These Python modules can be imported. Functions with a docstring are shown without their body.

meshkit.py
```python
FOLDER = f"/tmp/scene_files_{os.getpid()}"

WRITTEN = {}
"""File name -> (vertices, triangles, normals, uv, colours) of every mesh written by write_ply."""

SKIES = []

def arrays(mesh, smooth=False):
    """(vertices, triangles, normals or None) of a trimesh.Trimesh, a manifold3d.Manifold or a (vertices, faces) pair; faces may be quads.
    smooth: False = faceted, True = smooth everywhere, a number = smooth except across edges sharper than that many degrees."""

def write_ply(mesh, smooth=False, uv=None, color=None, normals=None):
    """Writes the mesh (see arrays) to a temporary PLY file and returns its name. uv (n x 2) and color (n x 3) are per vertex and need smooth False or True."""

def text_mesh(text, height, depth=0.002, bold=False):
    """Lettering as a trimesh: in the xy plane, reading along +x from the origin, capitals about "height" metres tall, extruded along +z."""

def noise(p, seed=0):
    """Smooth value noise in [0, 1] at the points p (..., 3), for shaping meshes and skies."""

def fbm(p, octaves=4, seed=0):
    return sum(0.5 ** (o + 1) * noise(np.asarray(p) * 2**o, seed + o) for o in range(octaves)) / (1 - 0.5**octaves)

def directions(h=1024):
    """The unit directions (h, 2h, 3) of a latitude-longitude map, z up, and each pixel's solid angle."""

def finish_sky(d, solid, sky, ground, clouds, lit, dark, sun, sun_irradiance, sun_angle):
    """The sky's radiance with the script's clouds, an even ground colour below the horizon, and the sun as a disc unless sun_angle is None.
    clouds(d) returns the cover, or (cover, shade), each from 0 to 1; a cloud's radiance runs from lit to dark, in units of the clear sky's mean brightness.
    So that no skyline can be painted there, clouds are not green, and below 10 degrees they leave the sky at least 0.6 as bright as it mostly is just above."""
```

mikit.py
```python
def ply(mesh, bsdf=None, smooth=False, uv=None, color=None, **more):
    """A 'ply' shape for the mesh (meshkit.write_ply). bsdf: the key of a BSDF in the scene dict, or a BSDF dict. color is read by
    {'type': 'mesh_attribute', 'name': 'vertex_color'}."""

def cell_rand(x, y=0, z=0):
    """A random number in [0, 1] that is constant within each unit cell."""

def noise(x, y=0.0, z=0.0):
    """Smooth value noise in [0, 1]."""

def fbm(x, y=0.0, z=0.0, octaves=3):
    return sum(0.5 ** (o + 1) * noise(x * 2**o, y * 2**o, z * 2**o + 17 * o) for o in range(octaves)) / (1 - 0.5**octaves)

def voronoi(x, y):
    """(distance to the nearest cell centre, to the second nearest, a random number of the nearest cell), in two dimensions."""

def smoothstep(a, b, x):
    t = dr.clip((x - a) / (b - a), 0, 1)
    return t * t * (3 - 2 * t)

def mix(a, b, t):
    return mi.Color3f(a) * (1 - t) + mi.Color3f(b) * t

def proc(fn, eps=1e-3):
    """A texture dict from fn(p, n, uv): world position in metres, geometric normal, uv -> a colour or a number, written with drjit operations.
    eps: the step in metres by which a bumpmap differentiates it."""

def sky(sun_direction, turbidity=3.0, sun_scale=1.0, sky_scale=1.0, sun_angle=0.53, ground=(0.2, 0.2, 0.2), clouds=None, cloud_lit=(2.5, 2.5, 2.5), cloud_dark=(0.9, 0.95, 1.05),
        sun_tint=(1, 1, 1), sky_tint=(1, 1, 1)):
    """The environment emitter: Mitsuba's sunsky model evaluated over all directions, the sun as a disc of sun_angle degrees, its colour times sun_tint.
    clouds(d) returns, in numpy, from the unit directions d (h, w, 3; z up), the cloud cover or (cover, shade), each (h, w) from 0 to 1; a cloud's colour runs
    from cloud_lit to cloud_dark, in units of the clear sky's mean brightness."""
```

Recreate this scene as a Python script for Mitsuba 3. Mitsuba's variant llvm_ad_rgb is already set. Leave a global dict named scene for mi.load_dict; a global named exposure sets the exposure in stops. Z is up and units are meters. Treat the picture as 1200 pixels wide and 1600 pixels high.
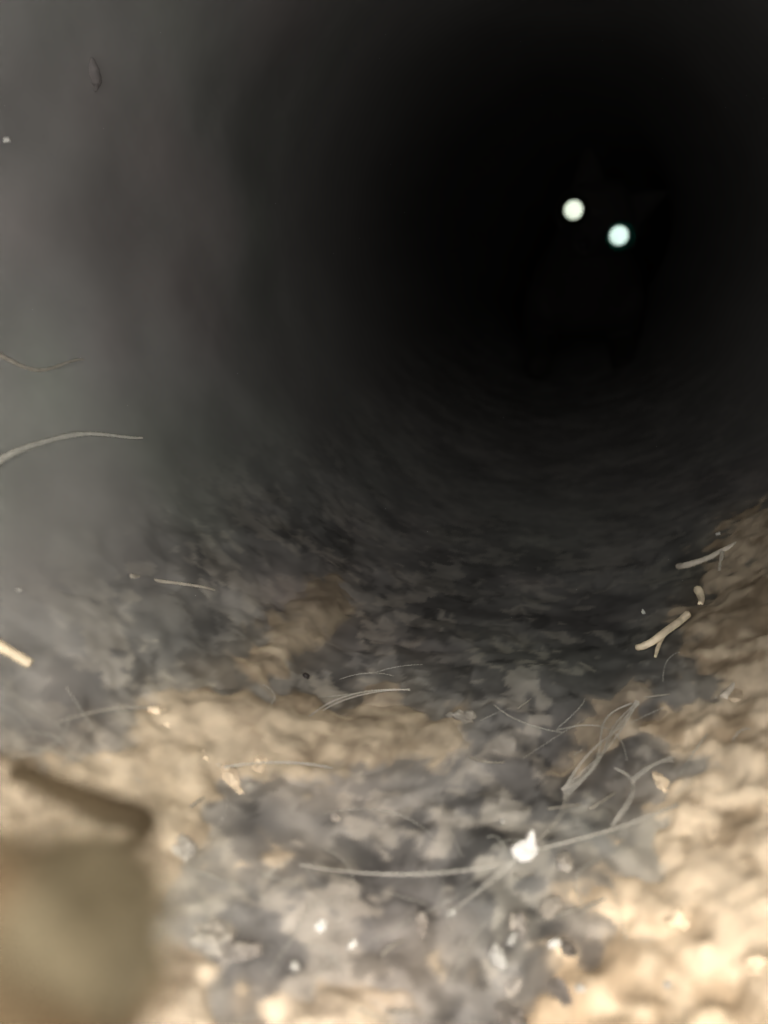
import math, random
import numpy as np, trimesh, drjit as dr, mitsuba as mi, mikit, meshkit, manifold3d as m3
from mitsuba import ScalarTransform4f as T

scene, labels = {'type': 'scene'}, {}
rng = np.random.default_rng(7)
random.seed(7)

# ---------------------------------------------------------------- camera, sky, exposure
# The burrow is laid out in its own frame: x right, y down the axis of the tunnel, z up; WORLD tips it 48 degrees into the bank.
DIP = 48.0
WORLD = np.eye(4)
_c, _s = math.cos(math.radians(DIP)), math.sin(math.radians(DIP))
WORLD[:3, :3] = [[1, 0, 0], [0, _c, _s], [0, -_s, _c]]
WORLD[:3, 3] = (0, 0, 0.75)
F_PX = 1256.0                                   # focal length for the photograph's 1200 x 1600 pixels
PHI, PSI = math.atan(450 / F_PX), math.atan(270 / F_PX * math.cos(math.atan(450 / F_PX)))
FWD = np.array([-math.sin(PSI) * math.cos(PHI), math.cos(PSI) * math.cos(PHI), -math.sin(PHI)])
RIGHT = np.array([math.cos(PSI), math.sin(PSI), 0])
UP = np.cross(RIGHT, FWD)


def world(p):
    return np.asarray(p, float) @ WORLD[:3, :3].T + WORLD[:3, 3]


eye_w, look_w = world((0, 0, 0)), world(FWD)
scene['camera'] = {
    'type': 'thinlens', 'fov': math.degrees(2 * math.atan(600 / F_PX)), 'fov_axis': 'x', 'near_clip': 0.01, 'far_clip': 900.0,
    'aperture_radius': 0.0013, 'focus_distance': 0.23,
    'to_world': T().look_at(origin=eye_w.tolist(), target=look_w.tolist(), up=(WORLD[:3, :3] @ UP).tolist()),
    'film': {'type': 'hdrfilm', 'width': 768, 'height': 1024},
}
SUN = WORLD[:3, :3] @ np.array([0.36, -0.47, 0.80])      # over the right shoulder, into the mouth
scene['sky'] = mikit.sky(SUN.tolist(), turbidity=3, sun_scale=0.16, sun_angle=40, clouds=lambda d: 1.0)
exposure = 4.38


# ---------------------------------------------------------------- materials
def two(b):
    return {'type': 'twosided', 'bsdf': b}


def rough(color, r=0.9, spec=0.2):
    return {'type': 'principled', 'base_color': color, 'roughness': r, 'specular': spec}


def brown_col(p, n, uv):
    a = mikit.fbm(p.x * 190, p.y * 190, p.z * 190, 3)
    return mikit.mix((0.072, 0.040, 0.017), (0.088, 0.072, 0.043), mikit.smoothstep(0.34, 0.58, a))


def var(color, amount=0.5, k=700):
    return mikit.proc(lambda p, n, uv: mi.Color3f(*color) * (1 - amount / 2 + amount * mikit.fbm(p.x * k, p.y * k, p.z * k, 2)))


scene['soil'] = two(rough({'type': 'mesh_attribute', 'name': 'vertex_color'}, 0.95, 0.15))
scene['soil_brown'] = two(rough(mikit.proc(brown_col)))
scene['root_pale'] = two(rough(var((0.34, 0.30, 0.24))))
scene['root_wall'] = two(rough(var((0.30, 0.29, 0.25))))
scene['root_faint'] = two(rough(var((0.21, 0.19, 0.155))))
scene['straw_fibre'] = two(rough(var((0.52, 0.43, 0.30)), 0.6, 0.4))
scene['twig_dark'] = two(rough(var((0.036, 0.025, 0.012), 0.5, 300)))
scene['white_fluff'] = two(rough(var((0.58, 0.56, 0.52), 0.35), 0.8))
scene['silk'] = two({'type': 'principled', 'base_color': {'type': 'rgb', 'value': [0.33, 0.31, 0.265]}, 'roughness': 0.5, 'specular': 0.5})
scene['grit_pale'] = two(rough(var((0.36, 0.345, 0.31), 0.4), 0.7))
scene['stone_dark'] = two(rough(var((0.085, 0.075, 0.07))))
scene['pit_black'] = two(rough({'type': 'rgb', 'value': [0.02, 0.016, 0.014]}, 0.6))
scene['fur_dark'] = two(rough(var((0.019, 0.017, 0.015), 0.6, 400), 0.95, 0.05))
scene['nose_dark'] = two(rough({'type': 'rgb', 'value': [0.008, 0.007, 0.007]}, 0.6, 0.1))
scene['tapetum_a'] = two({'type': 'roughconductor', 'material': 'none', 'alpha': 0.02, 'specular_reflectance': {'type': 'rgb', 'value': [0.20, 0.22, 0.178]}})
scene['tapetum_b'] = two({'type': 'roughconductor', 'material': 'none', 'alpha': 0.02, 'specular_reflectance': {'type': 'rgb', 'value': [0.172, 0.222, 0.20]}})
scene['iris_a'] = two({'type': 'roughconductor', 'material': 'none', 'alpha': 0.25, 'specular_reflectance': {'type': 'rgb', 'value': [0.003, 0.005, 0.0015]}})
scene['halo_b'] = two({'type': 'roughconductor', 'material': 'none', 'alpha': 0.25, 'specular_reflectance': {'type': 'rgb', 'value': [0.001, 0.075, 0.050]}})  # green lens halo of the right eye, painted as a metal ring
scene['bank_earth'] = two(rough(var((0.32, 0.29, 0.25), 0.5, 25)))


# ---------------------------------------------------------------- helpers
def add(key, mesh, mat, smooth=True, color=None):
    v, f = (mesh.vertices, mesh.faces) if hasattr(mesh, 'vertices') else mesh
    scene[key] = mikit.ply(trimesh.Trimesh(world(v), np.asarray(f), process=False), mat, smooth=smooth, color=color)
    return key


COUNT = {}


def new(name):
    n = COUNT.get(name, 0)
    COUNT[name] = n + 1
    return name if n == 0 else f'{name}_{n:03d}'


def tag(key, label=None, cat=None, group=None, kind=None):
    labels[key] = {k: v for k, v in (('label', label), ('category', cat), ('group', group), ('kind', kind)) if v}


def sstep(a, b, x):
    t = np.clip((np.asarray(x, float) - a) / (b - a), 0, 1)
    return t * t * (3 - 2 * t)


def billow(p, o, seed):
    return sum(0.5 ** (k + 1) * (1 - np.abs(2 * meshkit.noise(p * 2**k, seed + k) - 1)) for k in range(o)) / (1 - 0.5**o)


def wisp(q, k=1.0, seed=61):
    """Thin crumbly crests, as of crusted soil and old silk, meshing into a loose net."""
    a = q + 0.016 / k * np.stack([meshkit.fbm(q * 55 * k, 2, seed + n) - 0.5 for n in (24, 25, 26)], -1)
    r = 1 - np.abs(2 * meshkit.fbm(a * np.array([40, 30, 40]) * k, 2, seed) - 1)
    return sstep(0.62, 0.95, r)


def mixc(a, b, t):
    return np.asarray(a) * (1 - t[..., None]) + np.asarray(b) * t[..., None]


GREY_LO, GREY_HI, PALE, SAND_LO, SAND_HI = np.array([(0.118, 0.113, 0.105), (0.240, 0.231, 0.214), (0.40, 0.37, 0.315), (0.42, 0.315, 0.205), (0.73, 0.585, 0.41)])


def fray(p):
    """Ragged flake-like noise about 0, for the torn edges where sand lies on soil."""
    a = p + 0.010 * np.stack([meshkit.fbm(p * 85, 2, n) - 0.5 for n in (141, 143, 145)], -1)
    return 1.7 * (meshkit.fbm(a * 60, 2, 151) - 0.5) + 1.7 * (meshkit.fbm(a * 190, 3, 161) - 0.5)


def soil_colour(p, sand, floor, tint=1.0):
    """The soil's colour at points p, with shade painted in by depth: grey earth with pale flakes on the floor, tan where there is sand (0 to 1)."""
    a, b, d, w = meshkit.fbm(p * 60, 3, 101), meshkit.fbm(p * 240, 3, 111), meshkit.fbm(p * 15, 3, 121), meshkit.fbm(p * 24 + 3, 3, 125)
    far = 1 - 0.85 * sstep(0.22, 0.5, p[..., 1])                                # evenly grimed further in
    d, w = 0.5 + (d - 0.5) * far, 0.5 + (w - 0.5) * far
    c = mixc(GREY_LO, GREY_HI, sstep(0.3, 0.7, a * floor + (0.50 + 0.45 * (w - 0.5)) * (1 - floor)))
    flake, hole = sstep(0.06, 0.28, fray(p * 1.15 + 5)), sstep(0.10, 0.34, fray(p * 1.0 + 11))
    c = mixc(c, PALE, floor * np.clip(0.70 * flake + 0.30 * wisp(p, 2.3, 67) * sstep(0.4, 0.6, a), 0, 0.8))
    c = c * (1 - 0.5 * floor * hole)[..., None]
    c = c * (1 + (0.12 + 0.6 * floor) * (b - 0.5))[..., None]
    c = c * np.where(d[..., None] > 0.5, 1 + (d[..., None] - 0.5) * np.array([0.30, -0.08, 0.0]), 1 + (0.5 - d[..., None]) * np.array([-0.2, 0.06, -0.2]))
    e = fray(p * 1.15 + 21)
    t = mixc(SAND_LO, SAND_HI, sstep(-0.42, 0.22, e)) * (1 + 0.8 * (b - 0.5))[..., None] * np.asarray(tint)
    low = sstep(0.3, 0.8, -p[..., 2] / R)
    depth_shade = low * sstep(0.10, 0.225, p[..., 1]) + (1 - low) * sstep(0.115, 0.34, p[..., 1])   # shade painted into the soil colour, growing with depth, most on the floor
    return np.clip(mixc(c, t, sand) * (1 - depth_shade[..., None] * (0.57 + 0.10 * low[..., None])), 0.01, 0.9)


# ---------------------------------------------------------------- the shape of the tunnel
R = 0.12


def centre(y):
    b = np.clip(np.asarray(y, float) - 1.2, 0, None)
    return 0.34 * b**2, -0.22 * b**2


def base_rho(th, y):
    """The tunnel's radius before lumps: uneven along and round it, flared at the mouth."""
    p = np.stack([np.cos(th) * 1.6 + 7, np.asarray(y) * 5 + 0 * th, np.sin(th) * 1.6 + 3], -1)
    r = R * (1 + 0.16 * (1 - 0.75 * sstep(0.22, 0.55, y)) * (meshkit.fbm(p, 2, 11) - 0.5)) * (1 + 0.34 * sstep(0.10, 1.0, y))       # widening made up so that less light reaches the deeper walls
    return r + 0.05 * np.clip(0.02 - y, 0, None) / 0.07


def lumps(th, y):
    """How far the soil stands in from base_rho: soft on the walls, cloddy on the floor."""
    cx, cz = centre(y)
    p = np.stack([np.cos(th) * R, y + 0 * th, np.sin(th) * R], -1)
    floor = sstep(0.45, 0.85, -np.sin(th))
    wall_r = sstep(0.2, 0.9, np.cos(th)) * sstep(0.5, -0.2, np.sin(th))
    w = np.clip(0.10 + floor + 0.7 * wall_r, 0, 1)
    q = p + 0.010 * np.stack([meshkit.noise(p * 55, s) - 0.5 for s in (21, 22, 23)], -1)
    deep = 1 - 0.9 * sstep(0.15, 0.38, y)                 # the worn tunnel is smoother further in
    h = 0.008 * (meshkit.fbm(p * 16, 2, 31) - 0.5) * (0.4 + 0.6 * w) * deep
    h += w * deep * (0.0012 * (billow(q * 42, 2, 41) - 0.5) + 0.0026 * (meshkit.fbm(q * 150, 3, 51) - 0.5) + 0.0011 * wisp(p) + 0.0006 * wisp(p, 2.3, 67))
    return h


def surf(th, y, lift=0.0):
    th, y = np.asarray(th, float), np.asarray(y, float)
    r = base_rho(th, y) - lumps(th, y) - lift
    cx, cz = centre(y)
    return np.stack([cx + r * np.cos(th), y + 0 * r, cz + r * np.sin(th)], -1)


def ray(px, py):
    d = FWD + RIGHT * (px - 600) / F_PX + UP * (800 - py) / F_PX
    return d / np.linalg.norm(d)


def hit(pix):
    """(theta, y) where the lines of sight through these pixels of the photograph meet the tunnel's base shape."""
    out = []
    for px, py in pix:
        d = ray(px, py)
        t = np.linspace(0.03, 3.5, 5000)
        P = t[:, None] * d
        cx, cz = centre(P[:, 1])
        th = np.arctan2(P[:, 2] - cz, P[:, 0] - cx)
        g = np.hypot(P[:, 2] - cz, P[:, 0] - cx) - base_rho(th, P[:, 1])
        i = int(np.argmax(g > 0))
        out.append((th[i], P[i, 1]))
    return np.array(out)


def at(px, py, lift=0.0):
    """The point of the lumpy soil seen at that pixel of the photograph, lifted off it towards the viewer's side."""
    d = ray(px, py)
    th, y = hit([(px, py)])[0]
    t0 = y / d[1]
    t = np.linspace(max(t0 - 0.09, 0.02), t0 + 0.03, 160)
    P = t[:, None] * d
    cx, cz = centre(P[:, 1])
    ths = np.arctan2(P[:, 2] - cz, P[:, 0] - cx)
    gap_ = np.hypot(P[:, 2] - cz, P[:, 0] - cx) - base_rho(ths, P[:, 1]) + lumps(ths, P[:, 1])
    p = P[int(np.argmax(gap_ > 0))]
    return p - d * lift / max(0.35, -float(d @ inward(p)))


def inward(p):
    cx, cz = centre(p[1])
    v = np.array([cx - p[0], 0, cz - p[2]])
    return v / np.linalg.norm(v)


# theta runs from +90 (top) over the left wall, the floor and the right wall back to the top; finer where it shows most
NT, NY = 1150, 800
t_ = np.linspace(0, 1, NT + 1)
dens = 0.45 + sstep(0.12, 0.22, t_) * sstep(0.88, 0.78, t_)
cum = np.concatenate([[0], np.cumsum((dens[1:] + dens[:-1]) / 2)])
TH = math.pi / 2 + 2 * math.pi * cum / cum[-1]
YS = 0.05 * np.exp(np.linspace(0, math.log(2.4 / 0.05), NY)) - 0.10
TH2, Y2 = np.meshgrid(TH[:-1], YS, indexing='ij')
LUMP = lumps(TH2, Y2)
BASE = base_rho(TH2, Y2)
CX, CZ = centre(Y2)


def grid_faces(keep=None):
    i, j = np.meshgrid(np.arange(NT), np.arange(NY - 1), indexing='ij')
    a, b = i * NY + j, ((i + 1) % NT) * NY + j
    q = np.stack([a, b, b + 1, a + 1], -1).reshape(-1, 4)
    if keep is not None:
        q = q[keep.reshape(-1)[q].any(1)]
    return np.vstack([q[:, [0, 1, 2]], q[:, [0, 2, 3]]])


def sheet(rad, keep=None):
    v = np.stack([CX + rad * np.cos(TH2), Y2, CZ + rad * np.sin(TH2)], -1).reshape(-1, 3)
    f = grid_faces(keep)[:, ::-1]
    used, inv = np.unique(f, return_inverse=True)
    return v[used], inv.reshape(-1, 3), used


FLOOR = sstep(0.50, 0.88, -np.sin(TH2)) * (1 - 0.72 * sstep(0.17, 0.36, Y2))   # trodden even further in
P3 = np.stack([np.cos(TH2) * R, Y2, np.sin(TH2) * R], -1)
DUST = np.zeros(TH2.shape)
v, f, _ = sheet(BASE - LUMP)
yend = YS[-1]
ce = np.array([[float(centre(yend)[0]), yend + 0.02, float(centre(yend)[1])]])
end_ring = np.arange(NT) * NY + NY - 1
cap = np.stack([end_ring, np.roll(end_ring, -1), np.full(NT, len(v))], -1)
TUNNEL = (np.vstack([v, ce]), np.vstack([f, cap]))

# ---------------------------------------------------------------- sand and pale crumbs lying on the soil
UNW = np.mod(TH2 - math.pi / 2, 2 * math.pi)


def region(polys, soft):
    """About +1 well inside the outlines and -1 well outside; soft = the width of the change in metres at arm's length."""
    import shapely
    best = np.full(TH2.shape, -1.0)
    for poly in polys:
        hp = hit(poly)
        pu = np.stack([np.mod(hp[:, 0] - math.pi / 2, 2 * math.pi) * R, 0.16 * np.log(hp[:, 1] + 0.02)], -1)
        g = shapely.Polygon(pu).buffer(0)
        x0, y0, x1, y1 = g.bounds
        U, V = UNW * R, 0.16 * np.log(np.maximum(Y2, -0.015) + 0.02)
        m = (U > x0 - 2 * soft) & (U < x1 + 2 * soft) & (V > y0 - 2 * soft) & (V < y1 + 2 * soft)
        pts = shapely.points(U[m], V[m])
        d = shapely.distance(pts, g.boundary)
        s = np.where(shapely.contains_xy(g, U[m], V[m]), d, -d) / soft
        best[m] = np.maximum(best[m], np.clip(s, -1, 1))
    return best


FRAY = fray(P3)
grain = meshkit.fbm(P3 * 260, 2, 91) - 0.5


def deposit(name, polys, most, thick, soft, label, cat, ragged=1.0, tint=1.0):
    m = region(polys, soft)
    m = np.where(m > -0.999, m + 0.10 * (ragged < 1.0), m)
    h = np.where(m > -0.999, thick * np.clip(m + 0.75 * ragged * FRAY, -1.2, 1.0), -0.01)
    h = h + 0.0012 * grain
    k = new(name)
    v, f, used = sheet(BASE - LUMP - h, (h > -0.0006) & (m > -0.999))
    amount = most * sstep(-0.3, 0.3, m + ragged * FRAY)
    DUST[:] = np.maximum(DUST, most * 0.6 * np.maximum(0.3 * sstep(-1.0, 0.4, m), sstep(-0.3, 0.3, m + ragged * FRAY)) * (m > -0.999))
    amount = np.maximum(amount, DUST)
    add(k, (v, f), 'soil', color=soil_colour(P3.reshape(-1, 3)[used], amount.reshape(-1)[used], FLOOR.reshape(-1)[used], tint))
    tag(k, label, cat, kind='stuff')


deposit('sand_bank', [[(1290, 770), (1140, 800), (1100, 890), (1070, 970), (1075, 1040), (1090, 1120), (1040, 1160), (1062, 1215), (1000, 1270), (1010, 1330), (1020, 1375), (960, 1400), (920, 1435), (950, 1480), (900, 1540), (850, 1600), (840, 1720), (1330, 1720)]],
        1.0, 0.0022, 0.013, 'warm tan crumbly sand bank along the right side of the burrow', 'sand')
deposit('sand_ridge', [[(-60, 1150), (40, 1180), (110, 1185), (200, 1145), (260, 1090), (380, 1030), (470, 945), (520, 920), (545, 960), (480, 1015), (420, 1085), (560, 1105), (700, 1135), (700, 1170), (620, 1200), (480, 1245), (420, 1210), (340, 1200), (315, 1260), (300, 1340), (240, 1440), (160, 1490), (140, 1680), (-90, 1680)]],
        0.72, 0.0020, 0.010, 'olive tan sand ridge running up the left side of the burrow floor', 'sand', 0.95, (0.70, 0.70, 0.68))
deposit('pale_soil', [[(140, 1500), (250, 1480), (300, 1530), (330, 1640), (140, 1660)], [(380, 1660), (395, 1565), (480, 1575), (590, 1550), (610, 1660)], [(300, 1355), (480, 1325), (500, 1345), (420, 1365), (310, 1370)],
                      [(590, 1570), (640, 1500), (710, 1460), (700, 1520), (650, 1580)], [(880, 1240), (940, 1150), (990, 1080), (1010, 1100), (960, 1180), (900, 1250)], [(540, 1120), (560, 1080), (620, 1075), (640, 1100), (600, 1130)]],
        0.55, 0.0016, 0.008, 'pale pinkish grey crumbs in patches over the grey burrow floor', 'soil', 1.2)


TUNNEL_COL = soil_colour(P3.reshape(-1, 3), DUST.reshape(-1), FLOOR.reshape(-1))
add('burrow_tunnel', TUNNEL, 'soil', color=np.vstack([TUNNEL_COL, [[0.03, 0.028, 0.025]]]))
tag('burrow_tunnel', 'grey brown earth wall and floor of a round burrow running into darkness', 'burrow', kind='structure')


# ---------------------------------------------------------------- small things
def tube(pts, radii, n=8, sub=10, kinked=False):
    """A round, tapering, slightly uneven strand through the points."""
    pts = np.asarray(pts, float)
    from scipy.interpolate import CubicSpline, PchipInterpolator
    s = np.concatenate([[0], np.cumsum(np.linalg.norm(np.diff(pts, axis=0), axis=1))])
    u = np.linspace(0, s[-1], (len(pts) - 1) * sub + 1)
    c = (PchipInterpolator if kinked else CubicSpline)(s, pts)(u) if len(pts) > 2 else pts[0] + (pts[-1] - pts[0]) * (u / s[-1])[:, None]
    rad = PchipInterpolator(s, np.broadcast_to(radii, len(pts)))(u) if len(pts) > 1 else radii
    tan = np.gradient(c, axis=0)
    tan /= np.linalg.norm(tan, axis=1, keepdims=True)
    a = np.cross(tan, [0.31, 0.2, 0.93])
    a /= np.linalg.norm(a, axis=1, keepdims=True)
    b = np.cross(tan, a)
    ph = np.linspace(0, 2 * math.pi, n, endpoint=False)
    wob = 1 + 0.3 * (meshkit.noise(c * 400, 3) - 0.5)
    ring = c[:, None] + (rad * wob)[:, None, None] * (np.cos(ph)[None, :, None] * a[:, None] + np.sin(ph)[None, :, None] * b[:, None])
    v = np.vstack([ring.reshape(-1, 3), c[:1], c[-1:]])
    f = []
    m = len(c)
    for i in range(m - 1):
        for k in range(n):
            p, q = i * n + k, i * n + (k + 1) % n
            f += [(p, q, q + n), (p, q + n, p + n)]
    for k in range(n):
        f += [(m * n, (k + 1) % n, k), (m * n + 1, (m - 1) * n + k, (m - 1) * n + (k + 1) % n)]
    return trimesh.Trimesh(v, f, process=False)


def join(*ms):
    return trimesh.util.concatenate(list(ms))


def lump(c, size, seed, sub=3, amp=0.45, freq=1.4):
    m = trimesh.creation.icosphere(subdivisions=sub)
    d = np.array(m.vertices)
    v = d * (1 + amp * (meshkit.fbm(d * freq + seed * 7.3 + 50, 3, seed) - 0.5))[:, None] * np.asarray(size)
    r = np.random.default_rng(seed)
    rot = trimesh.transformations.random_rotation_matrix(r.random(3))[:3, :3]
    m.vertices = v @ rot.T + c
    return m


def strand(name, pix, radius, mat, label=None, cat=None, group=None, lift=None, taper=0.6, more=()):
    lifts = lift if lift is not None else [radius * 0.8] * len(pix)
    pts = [at(px, py, l) for (px, py), l in zip(pix, lifts)]
    rr = np.linspace(radius, radius * taper, len(pts))
    ms = [tube(pts, rr)]
    for pix2, r2 in more:
        ms.append(tube([at(px, py, r2) for px, py in pix2], np.linspace(r2, r2 * 0.5, len(pix2))))
    k = new(name)
    add(k, join(*ms), mat)
    tag(k, label, cat, group)
    return k


# the pale roots in the wall
strand('root', [(-30, 745), (20, 708), (70, 690), (130, 678), (180, 681), (222, 684)], 0.0008, 'root_wall', 'long pale curved root arching out of the left burrow wall', 'root', taper=0.4)
strand('root', [(-30, 545), (10, 560), (55, 578), (90, 572), (130, 562)], 0.0006, 'root_faint', 'thin pinkish root low contrast at the left edge above the arched root', 'root', taper=0.4)
strand('root', [(205, 900), (250, 908), (290, 913), (335, 922)], 0.0006, 'root_faint', 'short faint root lying on the left wall below the arched root', 'root', taper=0.5)
strand('root', [(1060, 885), (1090, 878), (1115, 868), (1135, 858), (1150, 850)], 0.0011, 'root_pale', 'forked tan root sticking out of the upper right sand', 'root', taper=0.8, more=[([(1128, 864), (1126, 880), (1122, 898)], 0.0008)])
strand('root', [(1130, 1090), (1160, 1060), (1190, 1035), (1230, 1010)], 0.0010, 'root_pale', 'pale root slanting up at the right edge of the sand', 'root')
# the forked twig and the straw
strand('forked_twig', [(996, 1012), (1020, 1002), (1036, 990), (1055, 976), (1074, 960)], 0.0010, 'straw_fibre', 'pale forked straw coloured twig resting on the right sand', 'twig', lift=[.0008, .002, .003, .003, .003], taper=1.2,
       more=[([(1036, 992), (1030, 1006), (1024, 1026)], 0.0008)])
strand('straw', [(-14, 1002), (18, 1020), (48, 1038)], 0.0011, 'straw_fibre', 'short bright straw sliver at the left edge of the floor', 'straw', taper=0.8)
strand('straw', [(1090, 920), (1096, 935), (1094, 944)], 0.0013, 'straw_fibre', 'tiny upright pale straw bit just above the forked twig', 'straw')

# the white lump hung in silk
wc = at(818, 1330, 0.006)
wl = lump(wc, (0.0022, 0.0017, 0.0015), 5, 4, 0.8, 1.6)
d_up = UP * 1.0 + RIGHT * 0.35
wt = tube([wc + RIGHT * 0.0009, wc + RIGHT * 0.0013 + UP * 0.0020, wc + RIGHT * 0.0016 + UP * 0.0038], [0.0013, 0.0009, 0.0003])
bo = m3.Manifold.batch_boolean
add('white_tuft', join(wl, wt), 'white_fluff')
tag('white_tuft', 'bright white tuft with a small pointed tip hanging in silk threads', 'tuft')


def silk(pix, label, lift, radius=0.00011, fibres=2, spread=0.0004):
    ms = []
    for k in range(fibres):
        pts = []
        for (px, py), l in zip(pix, lift):
            pts.append(at(px, py, l) + rng.normal(0, spread / 2, 3))
        ms.append(tube(pts, radius * rng.uniform(0.7, 1.2), 6))
    k = new('silk_thread')
    add(k, join(*ms), 'silk')
    tag(k, label, 'thread')


silk([(470, 1352), (590, 1363), (700, 1362), (800, 1348)], 'long level silk thread running left from the white tuft', (.002, .006, .007, .006))
silk([(812, 1340), (770, 1375), (735, 1405), (700, 1432)], 'silk thread slanting down left from the white tuft', (.006, .004, .003, .002))
silk([(828, 1322), (860, 1295), (878, 1270), (882, 1235)], 'silk thread curving up from the white tuft to the grey floor', (.006, .005, .004, .002))
silk([(830, 1330), (900, 1312), (1000, 1278), (1060, 1258)], 'long silk thread running right from the white tuft to the sand', (.006, .007, .006, .002))
silk([(885, 1240), (925, 1195), (950, 1150), (1000, 1095)], 'silk strand slanting up beside the right sand bank', (.003, .004, .004, .002), 0.00014, 5, 0.0016)
silk([(960, 1200), (990, 1225), (975, 1265), (955, 1290)], 'short bent silk strand hanging in front of the right sand', (.004, .006, .006, .002), 0.00013)
silk([(985, 1220), (1020, 1195), (1050, 1185)], 'short silk strand bridging to the right sand bank', (.006, .005, .002), 0.00013)
silk([(350, 1198), (440, 1190), (520, 1200)], 'faint silk strand lying across the tan ridge', (.002, .003, .002), 0.00013)
silk([(480, 1125), (580, 1078), (640, 1078)], 'faint curved silk strand on the middle of the floor', (.002, .003, .002), 0.00013)
silk([(90, 1130), (150, 1112), (230, 1108)], 'silk strand over the sand at the far left', (.002, .003, .002), 0.00013)

# white and pale flecks
flecks = [(500, 1447, 0.0019, 'small white chip on the grey floor left of centre'), (865, 1475, 0.0018, 'small white chip on the grey floor below the white tuft'),
          (778, 1495, 0.0029, 'pale round pebble, larger one of the pair below the white tuft'), (800, 1466, 0.0021, 'pale pebble, smaller one of the pair below the white tuft'),
          (705, 1425, 0.0017, 'pale grit at the lower end of the slanting silk thread'), (460, 1510, 0.0020, 'pale grit near the bottom left of the grey floor'),
          (785, 1283, 0.0013, 'pale grain just above the white tuft'), (1044, 1545, 0.0021, 'pale grain low on the right sand bank'), (975, 1120, 0.0013, 'pale grain among the strands at the right'),
          (1005, 957, 0.0018, 'tiny pale pebble left of the forked twig'), (30, 922, 0.0011, 'tiny pale grain at the left edge of the wall'), (10, 218, 0.0012, 'pale fleck high on the left wall'),
          (1122, 834, 0.0017, 'pale fleck above the forked root'), (550, 1475, 0.0016, 'pale grain right of the white chip'), (905, 1545, 0.0020, 'tan grain at the foot of the sand bank')]
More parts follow.
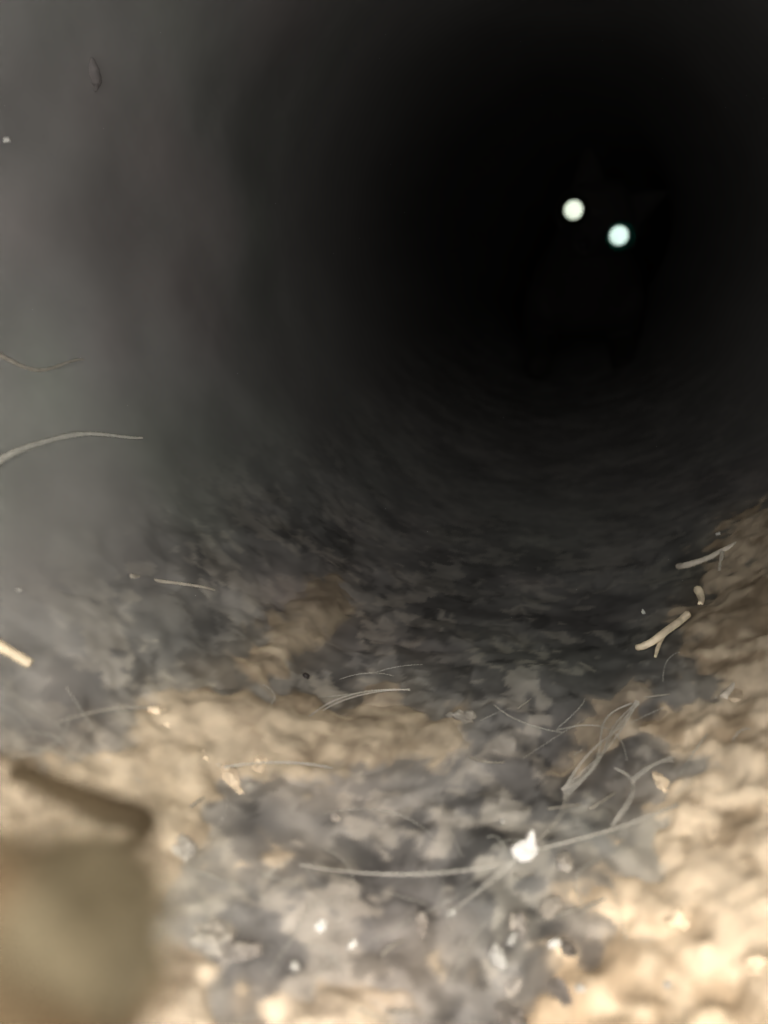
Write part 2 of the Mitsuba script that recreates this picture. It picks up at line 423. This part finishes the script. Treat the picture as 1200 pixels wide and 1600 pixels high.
for i, (px, py, s, lab) in enumerate(flecks):
    s *= 0.6
    k = new('pebble' if 'pebble' in lab else 'white_chip' if 'chip' in lab else 'grain')
    add(k, lump(at(px, py, s * 0.7), (s, s * 0.7, s * 0.5), 100 + i, 3, 1.3, 1.6), 'white_fluff' if 'chip' in lab else 'grit_pale')
    tag(k, lab, 'pebble' if 'pebble' in lab else 'chip' if 'chip' in lab else 'grain')
add('dark_grain', lump(at(478, 1057, 0.0005), (0.0009, 0.0009, 0.0007), 300), 'pit_black')
tag('dark_grain', 'tiny black grain on the floor by the tan ridge', 'grain')
add('dark_pebble', tube([at(*q) for q in ((143, 92), (144, 108), (147, 124), (147, 142))], [0.0007, 0.0016, 0.0017, 0.0006], 12), 'stone_dark')
tag('dark_pebble', 'dark oval pebble stuck high in the left wall', 'pebble')


# clods of soil, one by one
clods = []
for i in range(14):
    clods.append((rng.uniform(230, 1000), 960 + 640 * rng.random() ** 0.8, rng.uniform(0.0016, 0.0044), 0.1))
for i in range(9):
    clods.append((rng.uniform(1030, 1195), rng.uniform(1060, 1600), rng.uniform(0.002, 0.0045), 0.95))
for i in range(8):
    clods.append((rng.uniform(200, 600), rng.uniform(1120, 1250), rng.uniform(0.002, 0.004), 0.7))
for i, (px, py, s, sandy) in enumerate(clods):
    k = new('soil_clod')
    m = lump(at(px, py, -s * 0.22), (s, s * rng.uniform(0.6, 0.95), s * rng.uniform(0.4, 0.7)), 400 + i, 4, 1.0, 1.9)
    v = np.array(m.vertices)
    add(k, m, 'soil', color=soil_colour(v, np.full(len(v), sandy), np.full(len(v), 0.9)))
    if sandy < 0.5:
        tag(k, 'small grey soil clod lying loose on the burrow floor', 'clod', 'grey clods on the floor')
    elif px > 1000:
        tag(k, 'tan sandy clod lying on the right sand bank', 'clod', 'tan clods on the right bank')
    else:
        tag(k, 'tan sandy clod lying on the left sand ridge', 'clod', 'tan clods on the left ridge')
# loose rootlets
for i in range(12):
    px, py = rng.uniform(260, 1060), 1070 + 510 * rng.random()
    a, L = rng.uniform(-0.5, 1.0), rng.uniform(25, 70) * (py / 1400)
    q = [(px + math.cos(a + b) * L * t, py - 0.7 * math.sin(a + b) * L * t) for t, b in ((0, 0), (0.5, rng.uniform(-.3, .3)), (1, 0))]
    strand('rootlet', q, rng.uniform(0.00016, 0.00036), 'root_faint', 'short thin rootlet lying loose on the burrow floor', 'rootlet', 'rootlets scattered on the floor', lift=[0.0003, 0.0012, 0.0004])

# fine fibres matted into the floor: hundreds of hair-thin strands, one mass
fib = []
while len(fib) < 60:
    px, py = rng.uniform(-20, 1220), 1060 + 560 * rng.random()
    th, y = hit([(px, py)])[0]
    L, a = rng.uniform(0.006, 0.022), rng.uniform(0, math.pi)
    ts = np.array([-0.5, 0, 0.5]) * L
    bend = rng.normal(0, 0.12, 3) * L
    q_th, q_y = th + (ts * math.cos(a) + bend) / R, y + ts * math.sin(a) + bend
    up_ = np.array([0.0002, rng.uniform(0.0006, 0.0022), 0.0002])
    fib.append(tube([surf(np.array([i1]), np.array([i2]), i3)[0] for i1, i2, i3 in zip(q_th, q_y, up_)], rng.uniform(0.00004, 0.0001), 4, 5))
add('fibre_litter', join(*fib), 'root_wall')
tag('fibre_litter', 'hair thin pale fibres and old silk matted over the burrow floor', 'fibres', kind='stuff')

# the near, blurred clod and the dark twig at the bottom left
nc = ray(-60, 1560) * 0.043
nd = -inward(nc)
m = lump(np.zeros(3), (1, 1, 1), 83, 5, 0.9, 1.3)
mv = np.array(m.vertices)
along = mv @ nd
mv = mv * (0.0074 * (1 + 0.35 * (meshkit.fbm(mv * 3.5 + 9, 3, 5) - 0.5)))[:, None] + np.outer(np.where(along > 0, along, 0) * 0.060, nd)      # a stub that stands up from the floor of the mouth
m.vertices = mv + nc
add('brown_clod', m, 'soil_brown')
tag('brown_clod', 'big blurred brown soil clod nearest to the viewer in the bottom left corner', 'clod')
tp = [at(50, 1212), ray(51, 1213) * 0.112, ray(52, 1214) * 0.098] + [ray(*q) * k for *q, k in ((54, 1216, .080), (95, 1235, .079), (160, 1260, .078), (212, 1272, .078), (232, 1292, .077), (205, 1316, .077), (145, 1316, .077))]
add('dark_twig', tube(tp, [0.0010, 0.0010, 0.0010, 0.0010, 0.0012, 0.0012, 0.0012, 0.0010, 0.0008, 0.0004], 10, 10, True), 'twig_dark')
tag('dark_twig', 'dark brown hooked twig over the sand in the bottom left', 'twig')

# ---------------------------------------------------------------- the animal in the dark
D = 0.82
e1, e2 = ray(896, 328) * D, ray(967, 368) * D
mid = (e1 + e2) / 2
ex = (e2 - e1) / np.linalg.norm(e2 - e1)
back = mid / np.linalg.norm(mid)
back = back - ex * (back @ ex)
back /= np.linalg.norm(back)
ez = np.cross(ex, back)
gap = np.linalg.norm(e2 - e1)


def H(x, y, z):
    """A point of the head: x along the eyes, y backwards, z up, in eye distances."""
    return mid + gap * (x * ex + y * back + z * ez)


def ball(c, r):
    return m3.Manifold.sphere(r, 28).translate(tuple(map(float, c)))


def bone(*pr):
    return m3.Manifold.batch_hull([ball(c, r * gap) for c, r in pr])


B = [bone((H(-0.42, 0.55, 0.05), 0.48), (H(0.42, 0.55, 0.05), 0.48), (H(0, 0.75, 0.35), 0.5), (H(0, 0.9, 0), 0.6)),
     bone((H(0, 0.3, -0.25), 0.40), (H(0, -0.22, -0.48), 0.20)),
     bone((H(-0.6, 0.7, 0.5), 0.22), (H(-0.85, 0.8, 1.05), 0.06), (H(-0.4, 0.75, 0.65), 0.16)),
     bone((H(0.6, 0.7, 0.5), 0.22), (H(0.85, 0.8, 1.05), 0.06), (H(0.4, 0.75, 0.65), 0.16))]
neck = H(0, 1.5, -0.4)
fl = base_rho(np.array([-math.pi / 2]), np.array([0.9]))[0]
chest, rump = np.array([mid[0], mid[1] + 0.13, -0.062]), np.array([mid[0] + 0.03, mid[1] + 0.36, -0.085])
g = 1 / gap
B += [bone((H(0, 0.9, 0), 0.55), (neck, 0.62), (chest, 0.055 * g)), bone((chest, 0.058 * g), (rump, 0.060 * g)), bone((rump, 0.05 * g), (rump + [0.0, .08, -.02], 0.012 * g))]
for s in (-1, 1):
    sh = chest + [s * 0.035, -0.01, -0.02]
    elb, wr, paw = sh + [s * 0.012, 0.03, -0.035], sh + [s * 0.01, -0.04, -0.056], sh + [s * 0.01, -0.07, -0.060]
    B += [bone((sh, 0.03 * g), (elb, 0.02 * g)), bone((elb, 0.018 * g), (wr, 0.013 * g)), bone((wr, 0.013 * g), (paw, 0.014 * g))]
body = m3.Manifold.batch_boolean(B, m3.OpType.Add).refine_to_length(0.006).to_mesh()
bm = trimesh.Trimesh(body.vert_properties[:, :3], body.tri_verts)
trimesh.smoothing.filter_taubin(bm, iterations=14)
bv = np.array(bm.vertices)
bm.vertices = bv + bm.vertex_normals * (0.0022 * (meshkit.fbm(bv * [260, 90, 260], 2, 9) - 0.5))[:, None]
add('animal__body', bm, 'fur_dark')
tag('animal', 'dark animal deep in the burrow with two round shining white eyes', 'animal')


def disc(c, nrm, r, dome, n=40, rings=6):
    nrm = nrm / np.linalg.norm(nrm)
    a = np.cross(nrm, [0.1, 0.2, 1]); a /= np.linalg.norm(a)
    b = np.cross(nrm, a)
    v, f = [c + nrm * dome], []
    for i in range(1, rings + 1):
        q = i / rings
        for k in range(n):
            t = 2 * math.pi * k / n
            v.append(c + r * q * (a * math.cos(t) + b * math.sin(t)) + nrm * dome * (1 - q * q))
    bk = len(v); v.append(c - nrm * r * 0.5)
    for k in range(n):
        f.append((0, 1 + k, 1 + (k + 1) % n))
        for i in range(rings - 1):
            p, q = 1 + i * n + k, 1 + i * n + (k + 1) % n
            f += [(p, p + n, q + n), (p, q + n, q)]
        f.append((bk, 1 + (rings - 1) * n + (k + 1) % n, 1 + (rings - 1) * n + k))
    return trimesh.Trimesh(np.array(v), f, process=False)


ER = 0.0083
for i, (e, mt, it) in enumerate(((e1, 'tapetum_a', 'iris_a'), (e2, 'tapetum_b', 'halo_b'))):
    k = 'animal__eye' if i == 0 else 'animal__eye_001'
    nrm = -e / np.linalg.norm(e)
    add(k, disc(e + nrm * 0.004, nrm, ER, 0.0001), mt, smooth=25)
    ring = trimesh.creation.torus(ER * 1.36, ER * 0.2, 48, 10)  # dark iris on the first eye, painted lens halo on the second
    ring.apply_transform(trimesh.geometry.align_vectors([0, 0, 1], nrm))
    ring.apply_translation(e + nrm * 0.003 + ex * ER * 0.22 * i)
    add(k + '__iris_halo', ring, it)
    labels[k] = {'label': 'upper left shining eye, yellowish white' if i == 0 else 'lower right shining eye, white with a painted green halo'}
add('animal__nose', lump(H(0, -0.40, -0.42), (0.006, 0.005, 0.0045), 12, 3, 0.2), 'nose_dark')

# ---------------------------------------------------------------- the bank outside the mouth
ym = YS[0]
rim = sheet(BASE - LUMP)[0].reshape(NT, NY, 3)[:, 0][::10]
n0 = len(rim)
rings = [rim]
ang = np.arctan2(rim[:, 2], rim[:, 0])
cheb = 1 / np.maximum(np.abs(np.cos(ang)), np.abs(np.sin(ang)))
sq = np.stack([np.cos(ang) * cheb, np.full(n0, ym), np.sin(ang) * cheb], -1) * [1.2, 1, 0.75]
for q in np.linspace(0, 1, 24)[1:] ** 1.6:
    ringp = rim * (1 - q) + sq * q
    ringp[:, 1] = ym + 0.05 * (meshkit.fbm(ringp * 5, 3, 2) - 0.5) * q * (1 - q) * 4
    rings.append(ringp)
v = np.vstack(rings)
f = []
for i in range(len(rings) - 1):
    for k in range(n0):
        a, b = i * n0 + k, i * n0 + (k + 1) % n0
        f += [(a, b, b + n0), (a, b + n0, a + n0)]
inv = np.linalg.inv(WORLD)


def quad(ps):
    return trimesh.Trimesh(np.array(ps), [(0, 1, 2), (0, 2, 3)], process=False)


bank = [trimesh.Trimesh(v, f, process=False)]
for s in (-1, 1):
    bank.append(quad([(s * 1.2, ym, -0.75), (s * 300, ym, -0.75), (s * 300, ym, 0.75), (s * 1.2, ym, 0.75)]))
hz = WORLD[:3, :3].T @ np.array([0, 1, 0])           # the level direction into the hill, in the burrow's frame
for z, way in ((-0.75, -1), (0.75, 1)):
    a, b = np.array([-300, ym, z]), np.array([300, ym, z])
    bank.append(quad([a, b, b + way * hz * 300, a + way * hz * 300]))
add('ground', join(*bank), 'bank_earth', smooth=False)
tag('ground', 'bare earth bank and ground outside the burrow mouth', 'ground', kind='structure')
